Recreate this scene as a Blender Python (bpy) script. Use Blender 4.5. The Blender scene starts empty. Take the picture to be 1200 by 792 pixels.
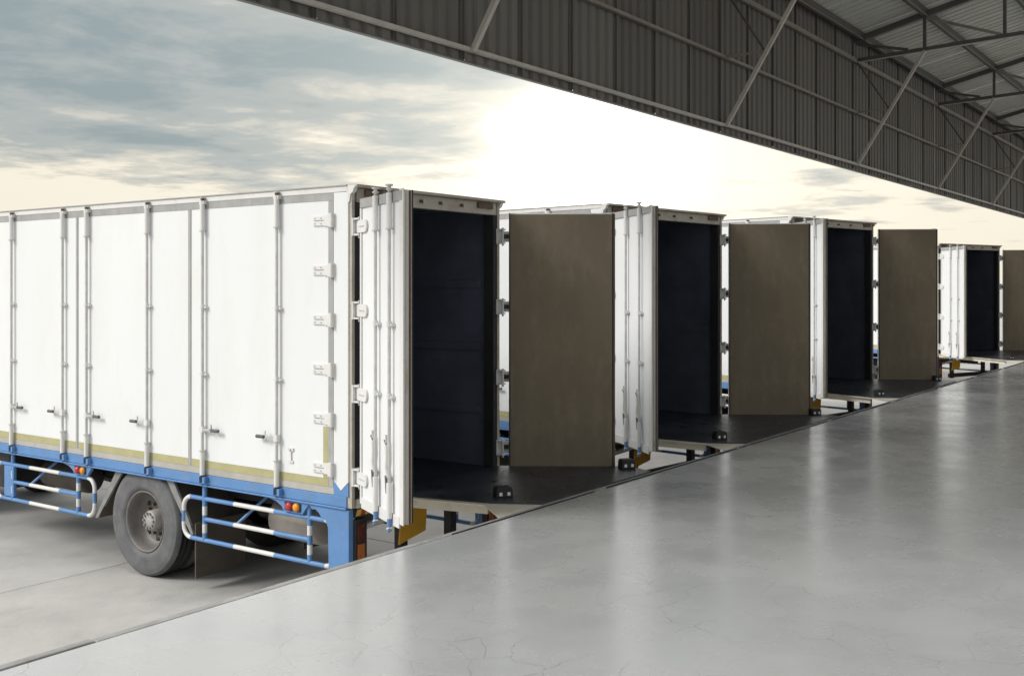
import bpy, math, random
from mathutils import Vector, Matrix
random.seed(7)
scene = bpy.context.scene
coll = scene.collection
R = math.radians

# ------------------------------------------------------------------ camera
EYE = 2.75                      # metres above the yard, 1.70 above the dock floor
YAW = R(35.525)                 # view direction turned from the dock line (X) towards the yard (Y)
cam_d = bpy.data.cameras.new("camera")
cam = bpy.data.objects.new("camera", cam_d)
coll.objects.link(cam)
cam.location = (0, 0, EYE)
cam.rotation_euler = (R(90), 0, YAW - R(90))
cam_d.sensor_width = 36.0
cam_d.lens = 36.0 * 1248.0 / 1200.0
cam_d.shift_y = -59.0 / 1200.0
cam_d.clip_start = 0.05
cam_d.clip_end = 6000
scene.camera = cam

# ------------------------------------------------------------------ sky and sun
SUN_AZ = R(146)                 # direction towards the sun, counter-clockwise from X
SUN_EL = R(37)
SKY_OFF = (31.7, -17.4)
GLOW = Vector((math.cos(R(31.5)), math.sin(R(31.5)), 0.115)).normalized()

world = bpy.data.worlds.new("World")
scene.world = world
world.use_nodes = True
nt = world.node_tree
nt.nodes.clear()
def wn(t, **kw):
    n = nt.nodes.new(t)
    for k, v in kw.items():
        setattr(n, k, v)
    return n
def wl(a, b):
    nt.links.new(a, b)
def wmath(op, a, b=None, c=None, clamp=False):
    n = wn("ShaderNodeMath", operation=op)
    n.use_clamp = clamp
    for i, v in enumerate((a, b, c)):
        if v is None:
            continue
        if isinstance(v, (int, float)):
            n.inputs[i].default_value = v
        else:
            wl(v, n.inputs[i])
    return n.outputs[0]
def wramp(fac, stops, interp='EASE'):
    n = wn("ShaderNodeValToRGB")
    cr = n.color_ramp
    cr.interpolation = interp
    while len(cr.elements) < len(stops):
        cr.elements.new(0.5)
    for e, (p, c) in zip(cr.elements, stops):
        e.position = p
        e.color = (*c, 1) if len(c) == 3 else c
    wl(fac, n.inputs[0])
    return n.outputs[0]
def wmix(fac, a, b, blend='MIX'):
    n = wn("ShaderNodeMix", data_type='RGBA', blend_type=blend)
    for s, v in ((n.inputs[0], fac), (n.inputs[6], a), (n.inputs[7], b)):
        if isinstance(v, (int, float)):
            s.default_value = v
        elif isinstance(v, tuple):
            s.default_value = (*v, 1)
        else:
            wl(v, s)
    return n.outputs[2]

tc = wn("ShaderNodeTexCoord")
sep = wn("ShaderNodeSeparateXYZ")
wl(tc.outputs["Generated"], sep.inputs[0])
zz = wmath('MAXIMUM', sep.outputs[2], 0.0)
den = wmath('ADD', zz, 0.055)
px = wmath('DIVIDE', sep.outputs[0], den)
py = wmath('DIVIDE', sep.outputs[1], den)
comb = wn("ShaderNodeCombineXYZ")
wl(wmath('ADD', px, SKY_OFF[0]), comb.inputs[0]); wl(wmath('ADD', py, SKY_OFF[1]), comb.inputs[1])
def wnoise(scale, detail, rough, dist=0.0):
    n = wn("ShaderNodeTexNoise"); n.noise_dimensions = '2D'
    n.inputs["Scale"].default_value = scale
    n.inputs["Detail"].default_value = detail
    n.inputs["Roughness"].default_value = rough
    n.inputs["Distortion"].default_value = dist
    wl(comb.outputs[0], n.inputs["Vector"])
    return n.outputs[0]
n1 = wnoise(0.34, 4, 0.50)
n2 = wnoise(1.4, 7, 0.60, 0.1)
nmix = wmath('ADD', wmath('MULTIPLY', n1, 0.50), wmath('MULTIPLY', n2, 0.50))
# the deck thickens with elevation, the haze near the horizon stays clear and cream
band = wramp(zz, [(0.06, (0, 0, 0)), (0.20, (1, 1, 1))], 'LINEAR')
cover = wmath('ADD', nmix, wmath('MULTIPLY', wmath('SUBTRACT', band, 0.5), 0.24))
cmask = wramp(cover, [(0.40, (0, 0, 0)), (0.52, (1, 1, 1))])
clear = wramp(zz, [(0.0, (0.575, 0.530, 0.430)), (0.10, (0.575, 0.540, 0.455)), (0.22, (0.52, 0.505, 0.455)), (0.8, (0.74, 0.75, 0.74))])
cloudc = wramp(cover, [(0.43, (0.60, 0.535, 0.435)), (0.51, (0.385, 0.375, 0.335)), (0.58, (0.265, 0.285, 0.278)), (0.70, (0.18, 0.218, 0.228))])
# seen steeply the cloud deck is thinner and lets more light through
thin = wramp(zz, [(0.24, (1, 1, 1)), (0.75, (3.1, 2.85, 2.75))])
low = wramp(zz, [(0.01, (0, 0, 0)), (0.045, (1, 1, 1))])
cmask = wmath('MULTIPLY', cmask, low)
skyc = wmix(cmask, clear, wmix(1.0, cloudc, thin, 'MULTIPLY'))
# thin cloud lit through by the low sun
vdot = wn("ShaderNodeVectorMath", operation='DOT_PRODUCT')
wl(tc.outputs["Generated"], vdot.inputs[0])
vdot.inputs[1].default_value = GLOW
dpos = wmath('MAXIMUM', vdot.outputs["Value"], 0.0)
g1 = wmath('POWER', dpos, 700.0)
g2 = wmath('POWER', dpos, 60.0)
g3 = wmath('POWER', dpos, 14.0)
glow = wmath('ADD', wmath('ADD', wmath('MULTIPLY', g1, 2.6), wmath('MULTIPLY', g2, 0.20)), wmath('MULTIPLY', g3, 0.06))
gcol = wmix(1.0, (1.0, 0.92, 0.74), glow, 'MULTIPLY')
skyg = wmix(1.0, skyc, gcol, 'ADD')
nish = wn("ShaderNodeTexSky")
nish.sky_type = 'NISHITA'
nish.sun_disc = False
nish.sun_elevation = SUN_EL
nish.sun_rotation = R(90) - SUN_AZ
nish.air_density = 1.0
nish.dust_density = 4.0
bg1 = wn("ShaderNodeBackground"); bg1.inputs[1].default_value = 0.06
wl(nish.outputs[0], bg1.inputs[0])
bg2 = wn("ShaderNodeBackground"); bg2.inputs[1].default_value = 1.0
wl(skyg, bg2.inputs[0])
mixs = wn("ShaderNodeMixShader"); mixs.inputs[0].default_value = 0.90
wl(bg1.outputs[0], mixs.inputs[1]); wl(bg2.outputs[0], mixs.inputs[2])
wout = wn("ShaderNodeOutputWorld")
wl(mixs.outputs[0], wout.inputs[0])

sun_d = bpy.data.lights.new("sun", 'SUN')
sun_d.energy = 1.5
sun_d.angle = R(22)
sun_d.color = (1.0, 0.965, 0.91)
sun = bpy.data.objects.new("sun", sun_d)
coll.objects.link(sun)
to_sun = Vector((math.cos(SUN_AZ) * math.cos(SUN_EL), math.sin(SUN_AZ) * math.cos(SUN_EL), math.sin(SUN_EL)))
sun.rotation_euler = to_sun.to_track_quat('Z', 'Y').to_euler()
sun.location = to_sun * 40

scene.view_settings.view_transform = 'Standard'
scene.view_settings.look = 'None'
scene.view_settings.exposure = 0.80
scene.view_settings.gamma = 1.0
scene.view_settings.use_curve_mapping = False

# ------------------------------------------------------------------ materials
MATS = {}
def mat(name, col, rough=0.5, metal=0.0, var=0.12, scale=3.0, bump=0.0, bscale=60.0, dirt=None, dirt_amt=0.0,
        dirt_scale=1.5, rvar=0.08, stretch=(1, 1, 1), spec=0.5, coat=0.0):
    m = bpy.data.materials.new(name)
    m.use_nodes = True
    t = m.node_tree
    b = t.nodes["Principled BSDF"]
    L = t.links.new
    tcn = t.nodes.new("ShaderNodeTexCoord")
    mp = t.nodes.new("ShaderNodeMapping")
    mp.inputs["Scale"].default_value = stretch
    L(tcn.outputs["Object"], mp.inputs[0])
    no = t.nodes.new("ShaderNodeTexNoise")
    no.inputs["Scale"].default_value = scale
    no.inputs["Detail"].default_value = 6
    no.inputs["Roughness"].default_value = 0.65
    L(mp.outputs[0], no.inputs["Vector"])
    rp = t.nodes.new("ShaderNodeValToRGB")
    lo = [max(0, c * (1 - var)) for c in col]; hi = [min(1, c * (1 + var)) for c in col]
    rp.color_ramp.elements[0].position = 0.3; rp.color_ramp.elements[0].color = (*lo, 1)
    rp.color_ramp.elements[1].position = 0.7; rp.color_ramp.elements[1].color = (*hi, 1)
    L(no.outputs[0], rp.inputs[0])
    colout = rp.outputs[0]
    if dirt:
        nd = t.nodes.new("ShaderNodeTexNoise")
        nd.inputs["Scale"].default_value = dirt_scale
        nd.inputs["Detail"].default_value = 9
        nd.inputs["Roughness"].default_value = 0.72
        L(mp.outputs[0], nd.inputs["Vector"])
        rd = t.nodes.new("ShaderNodeValToRGB")
        rd.color_ramp.elements[0].position = 0.50; rd.color_ramp.elements[0].color = (0, 0, 0, 1)
        rd.color_ramp.elements[1].position = 0.72; rd.color_ramp.elements[1].color = (dirt_amt,) * 3 + (1,)
        L(nd.outputs[0], rd.inputs[0])
        mx = t.nodes.new("ShaderNodeMix"); mx.data_type = 'RGBA'
        L(rd.outputs[0], mx.inputs[0]); L(colout, mx.inputs[6])
        mx.inputs[7].default_value = (*dirt, 1)
        colout = mx.outputs[2]
    L(colout, b.inputs["Base Color"])
    mr = t.nodes.new("ShaderNodeMapRange")
    mr.inputs[3].default_value = max(0.02, rough - rvar); mr.inputs[4].default_value = min(1, rough + rvar)
    mr.inputs[1].default_value = 0.3; mr.inputs[2].default_value = 0.7
    L(no.outputs[0], mr.inputs[0]); L(mr.outputs[0], b.inputs["Roughness"])
    b.inputs["Metallic"].default_value = metal
    b.inputs["Specular IOR Level"].default_value = spec
    b.inputs["Coat Weight"].default_value = coat
    if bump > 0:
        nb = t.nodes.new("ShaderNodeTexNoise")
        nb.inputs["Scale"].default_value = bscale
        nb.inputs["Detail"].default_value = 4
        L(mp.outputs[0], nb.inputs["Vector"])
        bp = t.nodes.new("ShaderNodeBump")
        bp.inputs["Strength"].default_value = bump
        bp.inputs["Distance"].default_value = 0.01
        L(nb.outputs[0], bp.inputs["Height"]); L(bp.outputs[0], b.inputs["Normal"])
    MATS[name] = m
    return m

mat("white_paint", (0.745, 0.762, 0.785), 0.38, var=0.02, scale=1.2, bump=0.03, bscale=3, dirt=(0.55, 0.53, 0.48), dirt_amt=0.16, dirt_scale=2.2, stretch=(1, 1, 0.35))
mat("white_metal", (0.69, 0.69, 0.69), 0.42, var=0.05, dirt=(0.42, 0.36, 0.29), dirt_amt=0.35, dirt_scale=6)
mat("grey_gasket", (0.34, 0.34, 0.34), 0.62, var=0.16, scale=9, stretch=(1, 1, 0.4))
mat("sill_grey", (0.42, 0.41, 0.39), 0.5, var=0.10, scale=5, dirt=(0.25, 0.22, 0.18), dirt_amt=0.4)
mat("olive_stripe", (0.41, 0.385, 0.205), 0.5, var=0.10, scale=7)
mat("blue_paint", (0.105, 0.24, 0.50), 0.42, var=0.10, scale=5, dirt=(0.20, 0.22, 0.25), dirt_amt=0.35, dirt_scale=4)
mat("galv", (0.56, 0.56, 0.55), 0.40, metal=0.35, var=0.14, scale=12)
mat("dark_grip", (0.10, 0.10, 0.105), 0.6, var=0.2)
mat("post_beige", (0.44, 0.41, 0.36), 0.6, var=0.12, scale=4, dirt=(0.20, 0.11, 0.06), dirt_amt=0.65, dirt_scale=3.5)
mat("rust_brown", (0.13, 0.085, 0.062), 0.75, var=0.3, scale=6)
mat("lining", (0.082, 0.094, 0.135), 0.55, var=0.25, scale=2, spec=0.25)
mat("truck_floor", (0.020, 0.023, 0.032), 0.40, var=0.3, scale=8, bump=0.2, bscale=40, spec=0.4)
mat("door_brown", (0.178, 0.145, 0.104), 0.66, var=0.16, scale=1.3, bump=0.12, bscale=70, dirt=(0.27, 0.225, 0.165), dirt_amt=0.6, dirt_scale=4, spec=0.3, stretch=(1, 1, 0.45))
mat("black_rubber", (0.018, 0.018, 0.02), 0.7, var=0.3, scale=6)
mat("black_steel", (0.022, 0.021, 0.022), 0.6, var=0.3, scale=5, dirt=(0.09, 0.08, 0.07), dirt_amt=0.5, dirt_scale=4)
mat("tyre_side", (0.125, 0.13, 0.138), 0.72, var=0.22, scale=7, bump=0.1, bscale=30, dirt=(0.22, 0.21, 0.20), dirt_amt=0.5, dirt_scale=6, spec=0.3)
mat("tyre_tread", (0.022, 0.022, 0.023), 0.85, var=0.3, scale=10)
mat("rim_paint", (0.16, 0.15, 0.145), 0.55, var=0.25, scale=9, dirt=(0.11, 0.075, 0.05), dirt_amt=0.6, dirt_scale=8)
mat("hub_grey", (0.36, 0.35, 0.34), 0.5, var=0.2, scale=20)
mat("flap_brown", (0.085, 0.072, 0.06), 0.8, var=0.25, scale=5)
mat("fender_grey", (0.22, 0.22, 0.22), 0.6, var=0.2, scale=8)
mat("tank_alu", (0.40, 0.37, 0.34), 0.4, metal=0.3, var=0.15, scale=4)
mat("red_lens", (0.50, 0.03, 0.05), 0.2, var=0.1)
mat("amber_lens", (0.75, 0.28, 0.02), 0.2, var=0.1)
mat("dark_lens", (0.10, 0.022, 0.018), 0.25, var=0.2)
mat("orange_flap", (0.62, 0.34, 0.03), 0.6, var=0.12, scale=6)
mat("reflector", (0.42, 0.13, 0.03), 0.3, var=0.2)
mat("red_strip", (0.42, 0.04, 0.03), 0.4, var=0.15)
mat("yellow_strip", (0.60, 0.42, 0.08), 0.4, var=0.15)
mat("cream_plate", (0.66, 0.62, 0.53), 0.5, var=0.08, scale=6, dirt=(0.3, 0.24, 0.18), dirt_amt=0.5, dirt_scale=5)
mat("glass_dark", (0.02, 0.025, 0.03), 0.06, var=0.1, spec=0.6)
for i, k in enumerate((1.0, 0.86, 1.12)):
    mat("cladding_%d" % i, (0.122 * k, 0.116 * k, 0.106 * k), 0.55, metal=0.1, var=0.14, scale=1.4, dirt=(0.13, 0.10, 0.075), dirt_amt=0.5, dirt_scale=1.3, stretch=(1, 1, 0.3))
mat("roof_sheet", (0.50, 0.495, 0.455), 0.5, metal=0.1, var=0.10, scale=1.2, dirt=(0.24, 0.20, 0.15), dirt_amt=0.35, dirt_scale=1.0, stretch=(1, 0.3, 1))
mat("girt_steel", (0.23, 0.215, 0.19), 0.5, metal=0.2, var=0.2, scale=5, dirt=(0.19, 0.105, 0.06), dirt_amt=0.6, dirt_scale=2.5)
mat("light_steel", (0.43, 0.41, 0.375), 0.45, metal=0.1, var=0.15, scale=5, dirt=(0.3, 0.2, 0.13), dirt_amt=0.4, dirt_scale=2.5)
mat("beam_dark", (0.085, 0.082, 0.078), 0.6, metal=0.1, var=0.2, scale=4, dirt=(0.13, 0.085, 0.06), dirt_amt=0.5, dirt_scale=2)
mat("edge_steel", (0.33, 0.33, 0.33), 0.55, var=0.2, scale=6, dirt=(0.12, 0.11, 0.10), dirt_amt=0.6, dirt_scale=4)

def dock_floor_material():
    m = bpy.data.materials.new("dock_concrete"); m.use_nodes = True
    t = m.node_tree; b = t.nodes["Principled BSDF"]; L = t.links.new
    tcn = t.nodes.new("ShaderNodeTexCoord")
    def noise(s, d, r=0.6, dist=0.0, vec=None):
        n = t.nodes.new("ShaderNodeTexNoise")
        n.inputs["Scale"].default_value = s; n.inputs["Detail"].default_value = d
        n.inputs["Roughness"].default_value = r; n.inputs["Distortion"].default_value = dist
        L(vec or tcn.outputs["Object"], n.inputs["Vector"]); return n.outputs[0]
    def ramp(f, p0, c0, p1, c1):
        r = t.nodes.new("ShaderNodeValToRGB")
        r.color_ramp.elements[0].position = p0; r.color_ramp.elements[0].color = (*c0, 1)
        r.color_ramp.elements[1].position = p1; r.color_ramp.elements[1].color = (*c1, 1)
        L(f, r.inputs[0]); return r.outputs[0]
    def mixc(f, a, bb, blend='MIX'):
        x = t.nodes.new("ShaderNodeMix"); x.data_type = 'RGBA'; x.blend_type = blend
        for s, v in ((x.inputs[0], f), (x.inputs[6], a), (x.inputs[7], bb)):
            if isinstance(v, float): s.default_value = v
            elif isinstance(v, tuple): s.default_value = (*v, 1)
            else: L(v, s)
        return x.outputs[2]
    def mth(op, a, bb):
        x = t.nodes.new("ShaderNodeMath"); x.operation = op
        for i, v in enumerate((a, bb)):
            if isinstance(v, (int, float)): x.inputs[i].default_value = v
            else: L(v, x.inputs[i])
        return x.outputs[0]
    big = noise(0.55, 5)
    mid = noise(1.9, 4, 0.55)
    base = ramp(big, 0.33, (0.40, 0.415, 0.43), 0.68, (0.50, 0.51, 0.52))
    base = mixc(0.35, base, ramp(mid, 0.35, (0.41, 0.425, 0.44), 0.66, (0.51, 0.52, 0.53)))
    base = mixc(ramp(noise(38, 3, 0.7), 0.52, (0, 0, 0), 0.85, (0.30, 0.30, 0.30)), base, (0.31, 0.32, 0.33))
    # hairline cracks: the borders of warped cells, broken up by noise
    warp = t.nodes.new("ShaderNodeTexNoise"); warp.inputs["Scale"].default_value = 3.0; warp.inputs["Detail"].default_value = 5
    L(tcn.outputs["Object"], warp.inputs["Vector"])
    addv = t.nodes.new("ShaderNodeVectorMath"); addv.operation = 'MULTIPLY_ADD'
    L(warp.outputs["Color"], addv.inputs[0]); addv.inputs[1].default_value = (0.30, 0.30, 0.0)
    L(tcn.outputs["Object"], addv.inputs[2])
    vor = t.nodes.new("ShaderNodeTexVoronoi"); vor.feature = 'DISTANCE_TO_EDGE'; vor.voronoi_dimensions = '2D'
    vor.inputs["Scale"].default_value = 3.6
    L(addv.outputs[0], vor.inputs["Vector"])
    line = ramp(vor.outputs["Distance"], 0.004, (1, 1, 1), 0.013, (0, 0, 0))
    brk = ramp(noise(1.3, 2, 0.5), 0.44, (0, 0, 0), 0.60, (1, 1, 1))
    reg = ramp(noise(0.45, 2, 0.5), 0.40, (0.25, 0.25, 0.25), 0.60, (1, 1, 1))
    crack = mth('MULTIPLY', mth('MULTIPLY', line, brk), reg)
    col = mixc(mth('MULTIPLY', crack, 0.55), base, (0.12, 0.12, 0.12))
    L(col, b.inputs["Base Color"])
    rr = t.nodes.new("ShaderNodeMapRange")
    rr.inputs[1].default_value = 0.3; rr.inputs[2].default_value = 0.7
    rr.inputs[3].default_value = 0.18; rr.inputs[4].default_value = 0.36
    L(mid, rr.inputs[0]); L(rr.outputs[0], b.inputs["Roughness"])
    b.inputs["Specular IOR Level"].default_value = 0.6
    b.inputs["Coat Weight"].default_value = 0.5
    b.inputs["Coat Roughness"].default_value = 0.20
    bp = t.nodes.new("ShaderNodeBump"); bp.inputs["Strength"].default_value = 0.35; bp.inputs["Distance"].default_value = 0.006
    h = mth('SUBTRACT', mth('ADD', mth('MULTIPLY', noise(1.1, 3), 1.0), mth('MULTIPLY', noise(8, 5, 0.62), 0.55)), mth('MULTIPLY', crack, 0.5))
    L(h, bp.inputs["Height"]); L(bp.outputs[0], b.inputs["Normal"])
    MATS["dock_concrete"] = m
dock_floor_material()
mat("yard_concrete", (0.425, 0.42, 0.41), 0.8, var=0.16, scale=0.9, bump=0.25, bscale=25, dirt=(0.20, 0.19, 0.18), dirt_amt=0.45, dirt_scale=0.6)
mat("yard_joint", (0.16, 0.155, 0.15), 0.9, var=0.2)
mat("dock_wall", (0.42, 0.41, 0.39), 0.85, var=0.15, scale=1.5, dirt=(0.15, 0.14, 0.13), dirt_amt=0.6, dirt_scale=2)

def plate_material():
    # black chequered rubber: fine raised ribs across the plate
    m = mat("ribbed_rubber", (0.028, 0.032, 0.043), 0.32, var=0.35, scale=5, dirt=(0.09, 0.09, 0.10), dirt_amt=0.5, dirt_scale=3, spec=0.5)
    t = m.node_tree; b = t.nodes["Principled BSDF"]; L = t.links.new
    tcn = t.nodes.new("ShaderNodeTexCoord")
    wv = t.nodes.new("ShaderNodeTexWave"); wv.bands_direction = 'X'; wv.inputs["Scale"].default_value = 16
    wv.inputs["Distortion"].default_value = 0.4
    L(tcn.outputs["Object"], wv.inputs["Vector"])
    bp = t.nodes.new("ShaderNodeBump"); bp.inputs["Strength"].default_value = 0.35; bp.inputs["Distance"].default_value = 0.004
    L(wv.outputs["Color"], bp.inputs["Height"]); L(bp.outputs[0], b.inputs["Normal"])
plate_material()

# ------------------------------------------------------------------ mesh helpers
class MB:
    """Collects shapes; build() links them as one mesh object."""
    def __init__(self):
        self.v, self.f, self.m, self.s = [], [], [], []
        self.mats = []
    def mi(self, name):
        if name not in self.mats:
            self.mats.append(name)
        return self.mats.index(name)
    def add(self, vs, fs, m, smooth=False):
        o = len(self.v); k = self.mi(m)
        self.v += [tuple(p) for p in vs]
        for q in fs:
            self.f.append([i + o for i in q]); self.m.append(k); self.s.append(smooth)
        return self
    def box(self, a, b, m):
        x0, y0, z0 = (min(a[i], b[i]) for i in range(3)); x1, y1, z1 = (max(a[i], b[i]) for i in range(3))
        vs = [(x0,y0,z0),(x1,y0,z0),(x1,y1,z0),(x0,y1,z0),(x0,y0,z1),(x1,y0,z1),(x1,y1,z1),(x0,y1,z1)]
        return self.add(vs, [(0,3,2,1),(4,5,6,7),(0,1,5,4),(1,2,6,5),(2,3,7,6),(3,0,4,7)], m)
    def prism(self, poly, axis, a, b, m):
        """Extrude a 2D outline along axis (0=x,1=y,2=z) from a to b."""
        def P(p, t):
            q = list(p); q.insert(axis, t); return tuple(q)
        n = len(poly)
        vs = [P(p, a) for p in poly] + [P(p, b) for p in poly]
        fs = [tuple(range(n))[::-1], tuple(range(n, 2 * n))] + [(i, (i + 1) % n, n + (i + 1) % n, n + i) for i in range(n)]
        return self.add(vs, fs, m)
    def tube(self, pts, r, m, seg=8, cap=True):
        pts = [Vector(p) for p in pts]
        rs = r if isinstance(r, (list, tuple)) else [r] * len(pts)
        rings = []; up = None
        for i, p in enumerate(pts):
            d = (pts[min(i + 1, len(pts) - 1)] - pts[max(i - 1, 0)]).normalized()
            if up is None:
                up = Vector((0, 0, 1)) if abs(d.z) < 0.9 else Vector((1, 0, 0))
            sx = d.cross(up).normalized(); up = sx.cross(d).normalized()
            rings.append([p + (sx * math.cos(2 * math.pi * k / seg) + up * math.sin(2 * math.pi * k / seg)) * rs[i] for k in range(seg)])
        vs = [q for rg in rings for q in rg]; fs = []
        for i in range(len(rings) - 1):
            for k in range(seg):
                fs.append((i*seg + k, i*seg + (k+1) % seg, (i+1)*seg + (k+1) % seg, (i+1)*seg + k))
        self.add(vs, fs, m, True)
        if cap:
            n = len(rings) - 1
            self.add(rings[0], [tuple(range(seg))[::-1]], m); self.add(rings[n], [tuple(range(seg))], m)
        return self
    def bar(self, a, b, w, h, m, up=(0, 0, 1)):
        """Rectangular bar from a to b: w sideways, h along up."""
        a, b = Vector(a), Vector(b); d = (b - a).normalized(); u = Vector(up)
        if abs(d.dot(u)) > 0.95: u = Vector((0, 1, 0))
        s = d.cross(u).normalized(); u = s.cross(d).normalized()
        vs = []
        for p in (a, b):
            for i, j in ((-1,-1),(1,-1),(1,1),(-1,1)):
                vs.append(p + s * (w/2*i) + u * (h/2*j))
        return self.add(vs, [(3,2,1,0),(4,5,6,7),(0,1,5,4),(1,2,6,5),(2,3,7,6),(3,0,4,7)], m)
    def lathe(self, prof, c, m, seg=36, axis=0, sgn=1, smooth=True):
        """prof: (radius, offset along axis)."""
        vs = []; n = len(prof)
        for k in range(seg):
            t = 2 * math.pi * k / seg
            for r, o in prof:
                p = [0, 0, 0]; p[axis] = o * sgn
                p[(axis + 1) % 3] = r * math.cos(t); p[(axis + 2) % 3] = r * math.sin(t)
                vs.append((c[0] + p[0], c[1] + p[1], c[2] + p[2]))
        fs = []
        for k in range(seg):
            k2 = (k + 1) % seg
            for i in range(n - 1):
                fs.append((k*n + i, k*n + i + 1, k2*n + i + 1, k2*n + i))
        return self.add(vs, fs, m, smooth)
    def build(self, name, parent=None, bevel=0.0, loc=None):
        me = bpy.data.meshes.new(name)
        me.from_pydata(self.v, [], self.f)
        for n in self.mats: me.materials.append(MATS[n])
        for p, k, s in zip(me.polygons, self.m, self.s):
            p.material_index = k; p.use_smooth = s
        me.update()
        o = bpy.data.objects.new(name, me)
        coll.objects.link(o)
        if parent is not None: o.parent = parent
        if loc is not None: o.location = loc
        if bevel > 0:
            bv = o.modifiers.new("bevel", 'BEVEL'); bv.width = bevel; bv.segments = 2; bv.limit_method = 'ANGLE'; bv.angle_limit = R(40)
        return o
def empty(name, loc=(0, 0, 0), rz=0.0, parent=None):
    o = bpy.data.objects.new(name, None); coll.objects.link(o)
    o.location = loc; o.rotation_euler = (0, 0, rz); o.empty_display_size = 0.3
    if parent is not None: o.parent = parent
    return o
def tag(o, label=None, cat=None, group=None, kind=None):
    if label: o["label"] = label
    if cat: o["category"] = cat
    if group: o["group"] = group
    if kind: o["kind"] = kind
    return o
def share(src, name, parent, loc, rz=None):
    o = bpy.data.objects.new(name, src.data); coll.objects.link(o)
    for md in src.modifiers:
        if md.type == 'BEVEL':
            b2 = o.modifiers.new("bevel", 'BEVEL'); b2.width = md.width; b2.segments = md.segments; b2.limit_method = 'ANGLE'; b2.angle_limit = md.angle_limit
    o.parent = parent; o.location = loc
    if rz is not None: o.rotation_euler = (0, 0, rz)
    return o

# ------------------------------------------------------------------ setting: yard and dock
DOCK_Z = 1.05
DOCK_Y = 4.66
g = MB(); g.add([(-900, -900, -0.012), (1500, -900, -0.012), (1500, 1500, -0.012), (-900, 1500, -0.012)], [(0, 1, 2, 3)], "yard_joint")
ground = g.build("ground"); tag(ground, "grey yard ground reaching to the horizon", "ground", kind="structure")
yard = empty("yard_pavement"); tag(yard, "light grey concrete slabs of the truck yard", "pavement", kind="structure")
sm = MB().box((0.006, 0.006, -0.15), (4.494, 5.244, 0.0), "yard_concrete")
first = None
for i in range(-4, 11):
    for j in range(0, 8):
        loc = (-0.4 + 4.5 * i, DOCK_Y + 0.02 - 0.6 + 5.25 * j, random.uniform(-0.002, 0.002))
        if first is None:
            first = sm.build("concrete_slab", yard, 0.004); first.location = loc
        else:
            share(first, "concrete_slab", yard, loc)
# the far yard beyond the slabs
fy = MB()
y0, y1, x0, x1 = DOCK_Y - 0.58, DOCK_Y - 0.58 + 42, -18.4, 49.1
for a, b in (((-900, -900), (x0 - 0.01, 1500)), ((x1 + 0.01, -900), (1500, 1500)), ((x0 - 0.005, y1 + 0.01), (x1 + 0.005, 1500)), ((x0 - 0.005, -900), (x1 + 0.005, y0 - 0.01))):
    fy.add([(a[0], a[1], -0.006), (b[0], a[1], -0.006), (b[0], b[1], -0.006), (a[0], b[1], -0.006)], [(0, 1, 2, 3)], "yard_concrete")
fo = fy.build("far_yard", yard)

dock = MB().box((-16, -16, -0.05), (64, DOCK_Y - 0.07, DOCK_Z), "dock_concrete")
dk = dock.build("dock_platform"); tag(dk, "smooth light grey concrete loading dock floor with hairline cracks", "loading dock", kind="structure")
w = MB().box((-16, DOCK_Y - 0.066, -0.04), (64, DOCK_Y - 0.02, DOCK_Z - 0.10), "dock_wall").build("dock_wall", dk)
x = -15.9; i = 0
while x < 63.5:
    ln = 2.4 + random.uniform(-0.3, 0.5)
    dz = random.uniform(-0.003, 0.004); dy = random.uniform(-0.006, 0.006)
    MB().box((x, DOCK_Y - 0.055 + dy, DOCK_Z - 0.098), (x + ln - 0.006, DOCK_Y + dy, DOCK_Z + dz), "edge_steel").build("edge_angle", dk, 0.006)
    # worn black rubber strip along the lip, in broken lengths
    if x > 3.6:
        s0 = x + random.uniform(0.0, 0.3)
        s1 = x + ln - random.uniform(0.0, 0.25)
        MB().box((s0, DOCK_Y - 0.066 , DOCK_Z - 0.05), (s1, DOCK_Y - 0.056 , DOCK_Z + 0.006 + random.uniform(0, 0.008)), "black_rubber").build("edge_rubber", dk)
    x += ln

# ------------------------------------------------------------------ canopy over the dock
FY = 6.5
canopy = empty("dock_canopy", (0, 0, DOCK_Z)); canopy.location = (0, 0, 0)
tag(canopy, "dark corrugated steel canopy hanging over the loading dock on trusses", "canopy")
CX0, CX1 = 2.3, 62.3
ZB, ZT = 4.985, 7.60
SLOPE = 0.24
def roof_z(y): return 7.47 + SLOPE * (FY - y)
BACK = -2.6
# corrugated cladding sheets of the fascia, one metre wide each
def rib_profile(width, pitch, flat, top, depth):
    pts = []; x = 0.0; sl = (pitch - flat - top) / 2
    while x < width - 1e-6:
        pts += [(x, 0), (x + flat, 0), (x + flat + sl, depth), (x + flat + sl + top, depth)]
        x += pitch
    pts.append((width, 0))
    return pts
prof = rib_profile(1.0, 0.2, 0.10, 0.05, 0.032)
def fascia_sheet(m):
    b = MB(); n = len(prof)
    vs = [(px_, py_, ZB) for px_, py_ in prof] + [(px_, py_, ZT) for px_, py_ in prof]
    vs += [(px_, py_ + 0.002, ZB) for px_, py_ in prof] + [(px_, py_ + 0.002, ZT) for px_, py_ in prof]
    fs = [(i, i + 1, n + i + 1, n + i) for i in range(n - 1)] + [(2*n + i + 1, 2*n + i, 3*n + i, 3*n + i + 1) for i in range(n - 1)]
    fs += [(i + 1, i, 2*n + i, 2*n + i + 1) for i in range(n - 1)]
    b.add(vs, fs, m)
    return b
protos = {}
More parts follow.
